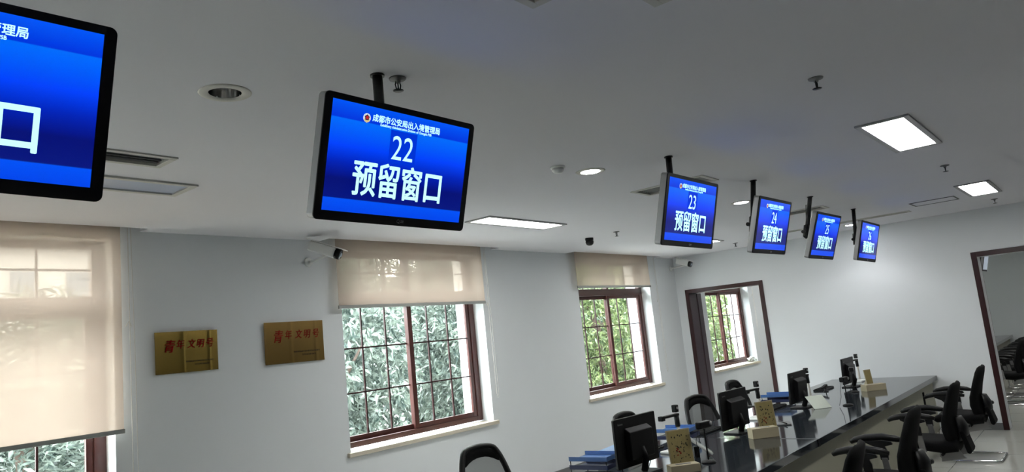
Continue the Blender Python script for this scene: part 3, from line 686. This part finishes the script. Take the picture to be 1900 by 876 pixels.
# desktop keyboards lying behind the monitors, telephones
def flat_keyboard():
    r = empty('keyboard'); MB().box(-.21, .21, -.07, .07, 0, .018).build('body', 'black_plastic', r, bevel=.004)
    m = MB()
    for i in range(16):
        for j in range(5): m.box(-.2+i*.025, -.179+i*.025, -.062+j*.025, -.042+j*.025, .018, .023)
    m.build('keys', 'black_matte', r); return r
fk = flat_keyboard()
for i, (x, y, l) in enumerate(((5.42, 3.22, 'black keyboard behind the document camera next to the nearest monitor'), (6.48, 3.16, 'black keyboard behind the second monitor'), (8.15, 3.12, 'black keyboard behind the third monitor'), (9.95, 3.12, 'black keyboard behind the farthest monitor'))):
    o = fk if i == 0 else copy_tree(fk); tag(o, l, 'keyboard', 'black keyboards'); place(o, (x, y, ZT), 0, l)
# small telephone-like clips left of monitors 3 and 4
for (x, y, l) in ((7.95, 3.02, 'small black scanner on a stand left of the third monitor'), (9.82, 3.0, 'small black scanner on a stand left of the farthest monitor')):
    r = empty('barcode_scanner', (x-.18, y, ZT), -.3, l, 'scanner', 'small scanners on stands')
    MB().lathe([(.001, 0), (.035, 0), (.03, .01), (.001, .012)], seg=14).build('base', 'black_plastic', r)
    MB().tube([(0, 0, .01), (.01, 0, .07)], .006, 6).build('neck', 'black_plastic', r)
    MB().box(-.06, .05, -.02, .02, .06, .085, Matrix.Rotation(-.3, 4, 'Y')).build('head', 'black_plastic', r, bevel=.006)
# document trays
def tray(x, y, rz, l, drawers):
    r = empty('document_tray', (x, y, ZT), rz, l, 'document tray', 'blue document trays on the counter')
    z0 = .03
    for k in range(2):
        z = z0+k*.06; m = MB()
        m.box(-.13, .13, -.16, .16, z, z+.004); m.box(-.13, .13, -.16, -.156, z, z+.032); m.box(-.13, -.126, -.156, .16, z, z+.032); m.box(.126, .13, -.156, .16, z, z+.032)
        m.build('tray', 'blue_tray' if k else 'dark_blue', r, bevel=.001)
    m = MB()
    for sx in (-.125, .125):
        for sy in (-.15, .15): m.tube([(sx, sy, 0), (sx, sy, z0+.062)], .004, 6)
    m.build('posts', 'black_metal', r)
tray(4.66, 3.20, .1, 'two-tier blue document tray left of the nearest monitor', 0)
tray(5.98, 3.20, .1, 'two-tier blue document tray between the nearest monitor and the first document camera', 0)
tray(8.52, 3.20, .1, 'two-tier blue document tray in front of the left doorway frame', 0)
r = empty('drawer_box', (5.05, 3.22, ZT), .1, 'translucent desktop drawer unit behind the nearest monitor', 'drawer unit')
MB().box(-.17, .17, -.13, .13, 0, .085).build('shell', 'clear_plastic', r, bevel=.004)
for k in range(2): MB().box(-.16, .16, -.136, -.13, .008+k*.038, .04+k*.038).build('drawer', 'off_white', r, bevel=.002)
MB().box(-.17, .17, -.14, .13, .086, .10).build('lid', 'blue_tray', r, bevel=.003)

# ---------------------------------------------------------------- chairs
def padded(name, prof, m, parent, zmat=None):
    """prof: list of (y, z, halfwidth, thickness, ty, tz) rings along the height"""
    mb = MB(); rings = []; seg = 20
    for (y, z, hw, th, ny, nz) in prof:
        R = []
        for k in range(seg):
            a = 2*PI*k/seg; c, s = math.cos(a), math.sin(a); e = .45
            px_ = hw*math.copysign(abs(c)**e, c); q = th*math.copysign(abs(s)**.8, s)
            q -= .035*(px_/max(hw, .01))**2*-1*.6
            R.append((px_, y+ny*q, z+nz*q))
        rings.append(R)
    mb.ring_loft(rings); return mb.build(name, m, parent, smooth=True)
def visitor_chair():
    r = empty('office_chair')
    P = [(-.235, .985, .10), (-.225, .97, .17), (-.205, .92, .205), (-.165, .80, .225), (-.125, .66, .225), (-.12, .57, .215), (-.135, .49, .205), (-.15, .455, .19)]
    T = [.010, .022, .030, .033, .042, .048, .045, .02]
    padded('backrest', [(y, z, hw, t, .97, .2) for (y, z, hw), t in zip(P, T)], 'black_matte', r)
    S = [(-.18, .44, .21, .02), (-.165, .435, .235, .055), (-.05, .425, .245, .06), (.10, .44, .245, .055), (.22, .445, .235, .05), (.275, .43, .22, .04), (.295, .415, .19, .012)]
    padded('seat', [(y, z, hw, t, 0, 1) for y, z, hw, t in S], 'black_matte', r)
    padded('lumbar_housing', [(-.20, .68, .07, .02, 1, 0), (-.22, .60, .10, .035, 1, 0), (-.22, .53, .10, .035, 1, 0), (-.19, .47, .07, .02, 1, 0)], 'black_plastic', r)
    for s in (-1, 1):
        a = MB(); a.tube([(s*.27, .335, .685), (s*.27, .30, .705), (s*.27, .22, .722), (s*.27, .10, .728), (s*.27, .0, .712), (s*.27, -.05, .70)], [.016, .024, .026, .026, .025, .014], 10, ry=None)
        ao = a.build('armrest', 'black_plastic', r)
        b = MB(); b.prism([(.235, .70), (.10, .70), (.04, .69), (.03, .67), (.09, .655), (.075, .62), (.075, .55), (.13, .55), (.14, .62), (.17, .655), (.235, .685)], 'x', s*.27-.014, s*.27+.014)
        b.build('arm_support', 'black_plastic', r, bevel=.005)
        g = MB(); g.prism([(.08, .57), (.125, .57), (.115, .42), (.06, .40)], 'x', s*.262-.008, s*.262+.008); g.build('arm_post', 'silver', r, bevel=.003)
        q = MB(); q.prism([(-.135, .515), (-.12, .515), (-.205, .345), (-.225, .335), (-.02, .30), (-.03, .40)], 'x', s*.13-.004, s*.13+.004); q.build('bracket', 'silver', r, bevel=.001)
    k = MB(); k.prism([(-.19, .56), (-.225, .565), (-.265, .40), (-.255, .365), (-.225, .37)], 'x', -.11, .11); k.build('back_bar', 'black_matte', r, bevel=.012)
    k = MB(); k.tube([(.10, -.22, .575), (.135, -.24, .575)], .02, 10); k.build('adjuster_knob', 'black_plastic', r)
    t = MB(); X = .255
    half = [(X-.02, .18, .385), (X-.005, .24, .34), (X, .275, .20), (X, .285, .06), (X, .25, .017), (X, .1, .016), (X, -.24, .016), (X-.02, -.27, .016)]
    t.tube(half+[(-x, y, z) for x, y, z in half[::-1]], .0125, 10); t.build('sled_base', 'chrome', r)
    t = MB(); t.tube([(-X+.02, .18, .385), (X-.02, .18, .385)], .012, 8); t.tube([(-X+.03, -.05, .375), (X-.03, -.05, .375)], .012, 8)
    t.build('seat_frame', 'black_metal', r)
    return r
vc = visitor_chair()
VC = [((4.43, 1.47), .10, 'black padded chair at the bottom edge, nearest of the hall-side chairs'), ((5.98, 1.47), .03, 'black padded hall-side chair second from the bottom edge'), ((7.68, 1.46), 0, 'black padded hall-side chair between two others, third from the bottom edge'), ((9.35, 1.46), 0, 'black padded chair with chrome sled base closest to the right doorway')]
for i, ((x, y), rz, l) in enumerate(VC):
    o = vc if i == 0 else copy_tree(vc); tag(o, l, 'chair', 'black chairs on the hall side of the counter'); place(o, (x, y, 0), rz, l)
for i, x in enumerate((13.9, 14.9, 16.2, 17.6, 19.0)):
    o = copy_tree(vc); tag(o, '', 'chair', 'chairs in the next room'); place(o, (x, 1.46, 0), 0, 'black chair in the next room, %s seen through the right doorway' % ['nearest', 'second', 'middle', 'fourth', 'farthest'][i])
def staff_chair():
    r = empty('mesh_chair')
    # back outline: tapered, leaning back towards +Y (person faces -Y)
    OUT = [(-.13, .50), (-.20, .56), (-.225, .68), (-.205, .82), (-.165, .94), (-.12, .985), (0, 1.0), (.12, .985), (.165, .94), (.205, .82), (.225, .68), (.20, .56), (.13, .50), (0, .48)]
    def Y(x, z): return .22+(z-.48)*.28-.35*x*x
    def pt(x, z): return (x, Y(x, z), z)
    # smooth the outline
    pts = []
    n = len(OUT)
    for i in range(n):
        p0, p1, p2, p3 = (OUT[(i+j-1) % n] for j in range(4))
        for t in (0, .25, .5, .75):
            pts.append(tuple(.5*((2*p1[c])+(-p0[c]+p2[c])*t+(2*p0[c]-5*p1[c]+4*p2[c]-p3[c])*t*t+(-p0[c]+3*p1[c]-3*p2[c]+p3[c])*t**3) for c in (0, 1)))
    fr = MB(); fr.tube([pt(*p) for p in pts], .024, 10, close=True)
    cap = [(x, z) for x, z in pts if z > .93]
    fr.build('back_frame', 'black_plastic', r)
    pd = MB(); rows = []
    for k in range(9):
        x = -.165+.33*k/8; zt = .985-(.045*abs(x/.15)**2.2); rows.append([Vector(pt(x, zt))+Vector((0, -.012, 0)), Vector(pt(x, zt-.075))+Vector((0, -.012, 0)), Vector(pt(x, zt-.075))+Vector((0, .014, 0)), Vector(pt(x, zt))+Vector((0, .014, 0))])
    pd.ring_loft(rows); pd.build('top_pad', 'black_matte', r)
    ms = MB(); c = ms.b.verts.new(pt(0, .74)); vs = [ms.b.verts.new(pt(*p)) for p in pts]; mid = [ms.b.verts.new(pt(p[0]*.5, .74+(p[1]-.74)*.5)) for p in pts]
    N = len(pts)
    for i in range(N): ms.b.faces.new((vs[i], vs[(i+1) % N], mid[(i+1) % N], mid[i])); ms.b.faces.new((mid[i], mid[(i+1) % N], c))
    ms.build('back_mesh', 'chair_mesh', r, smooth=True)
    S = [(-.26, .44, .19, .012), (-.245, .45, .23, .03), (-.10, .455, .245, .035), (.10, .455, .24, .035), (.20, .455, .21, .03), (.22, .45, .18, .01)]
    padded('seat', [(y, z, hw, t, 0, 1) for y, z, hw, t in S], 'black_matte', r)
    for s in (-1, 1):
        a = MB(); a.tube([(s*.27, -.14, .66), (s*.27, .0, .67), (s*.27, .12, .66)], .022, 8); a.tube([(s*.27, 0, .655), (s*.275, .02, .5), (s*.2, .02, .42)], .013, 8); a.build('armrest', 'black_plastic', r)
    MB().tube([(0, 0, .42), (0, 0, .09)], .026, 12).build('gas_column', 'black_metal', r)
    MB().tube([(0, .1, .43), (0, .24, .46), (0, .25, .56)], .025, 8).build('back_support', 'black_plastic', r)
    for k in range(5):
        a = 2*PI*k/5+.3; e = (math.cos(a)*.30, math.sin(a)*.30)
        l = MB().tube([(0, 0, .11), (e[0], e[1], .07)], [.026, .016], 8).build('base_leg', 'black_plastic', r)
        d = Vector((-math.sin(a), math.cos(a), 0)); p = Vector((e[0], e[1], .028))
        MB().tube([p-d*.02, p+d*.02], .028, 12).tube([(e[0], e[1], .07), (e[0], e[1], .03)], .008, 6).build('caster', 'black_plastic', l)
    return r
st = staff_chair()
ST = [((4.36, 3.86), -.25, 'black mesh-back staff chair at the bottom edge below the half-blinded window'), ((6.32, 3.62), -.1, 'black mesh-back staff chair hidden behind the nearest monitor'), ((7.62, 3.52), -.35, 'black mesh-back staff chair left of the open doorway foot'), ((9.42, 3.80), -.1, 'black mesh-back staff chair behind the second monitor')]
for i, ((x, y), rz, l) in enumerate(ST):
    o = st if i == 0 else copy_tree(st); tag(o, l, 'chair', 'mesh-back staff chairs'); place(o, (x, y, 0), rz, l); o.scale = (1, 1, .92)
# bag on the sill of the window in the next room
r = empty('plastic_bag', (14.2, 5.76, .867), 0, 'crumpled white bag with greenery on the sill of the window through the doorway', 'bag')
b = bmesh.new(); bmesh.ops.create_icosphere(b, subdivisions=3, radius=1)
for v in b.verts:
    n_ = .8+.3*math.sin(v.co.x*5+1)*math.cos(v.co.z*6)+.12*math.sin(v.co.y*11); v.co = Vector((v.co.x*.14*n_, v.co.y*.055*n_, max(v.co.z*.06*n_, -.05)+.05))
mb = MB(); mb.b.free(); mb.b = b; mb.build('bag', 'white_plastic', r)
m = MB()
for k in range(14):
    a = k*2.4; x = random.choice((-1, 1))*random.uniform(.09, .17); m.prism([(x, .02), (x+.02*math.cos(a), .05+.02*math.sin(a)), (x+.05*math.cos(a), .06+.03*math.sin(a)), (x+.02, .02)], 'y', -.04+.005*k, -.037+.005*k)
m.build('greenery', 'leaf_wrap', r)
bpy.context.view_layer.update()
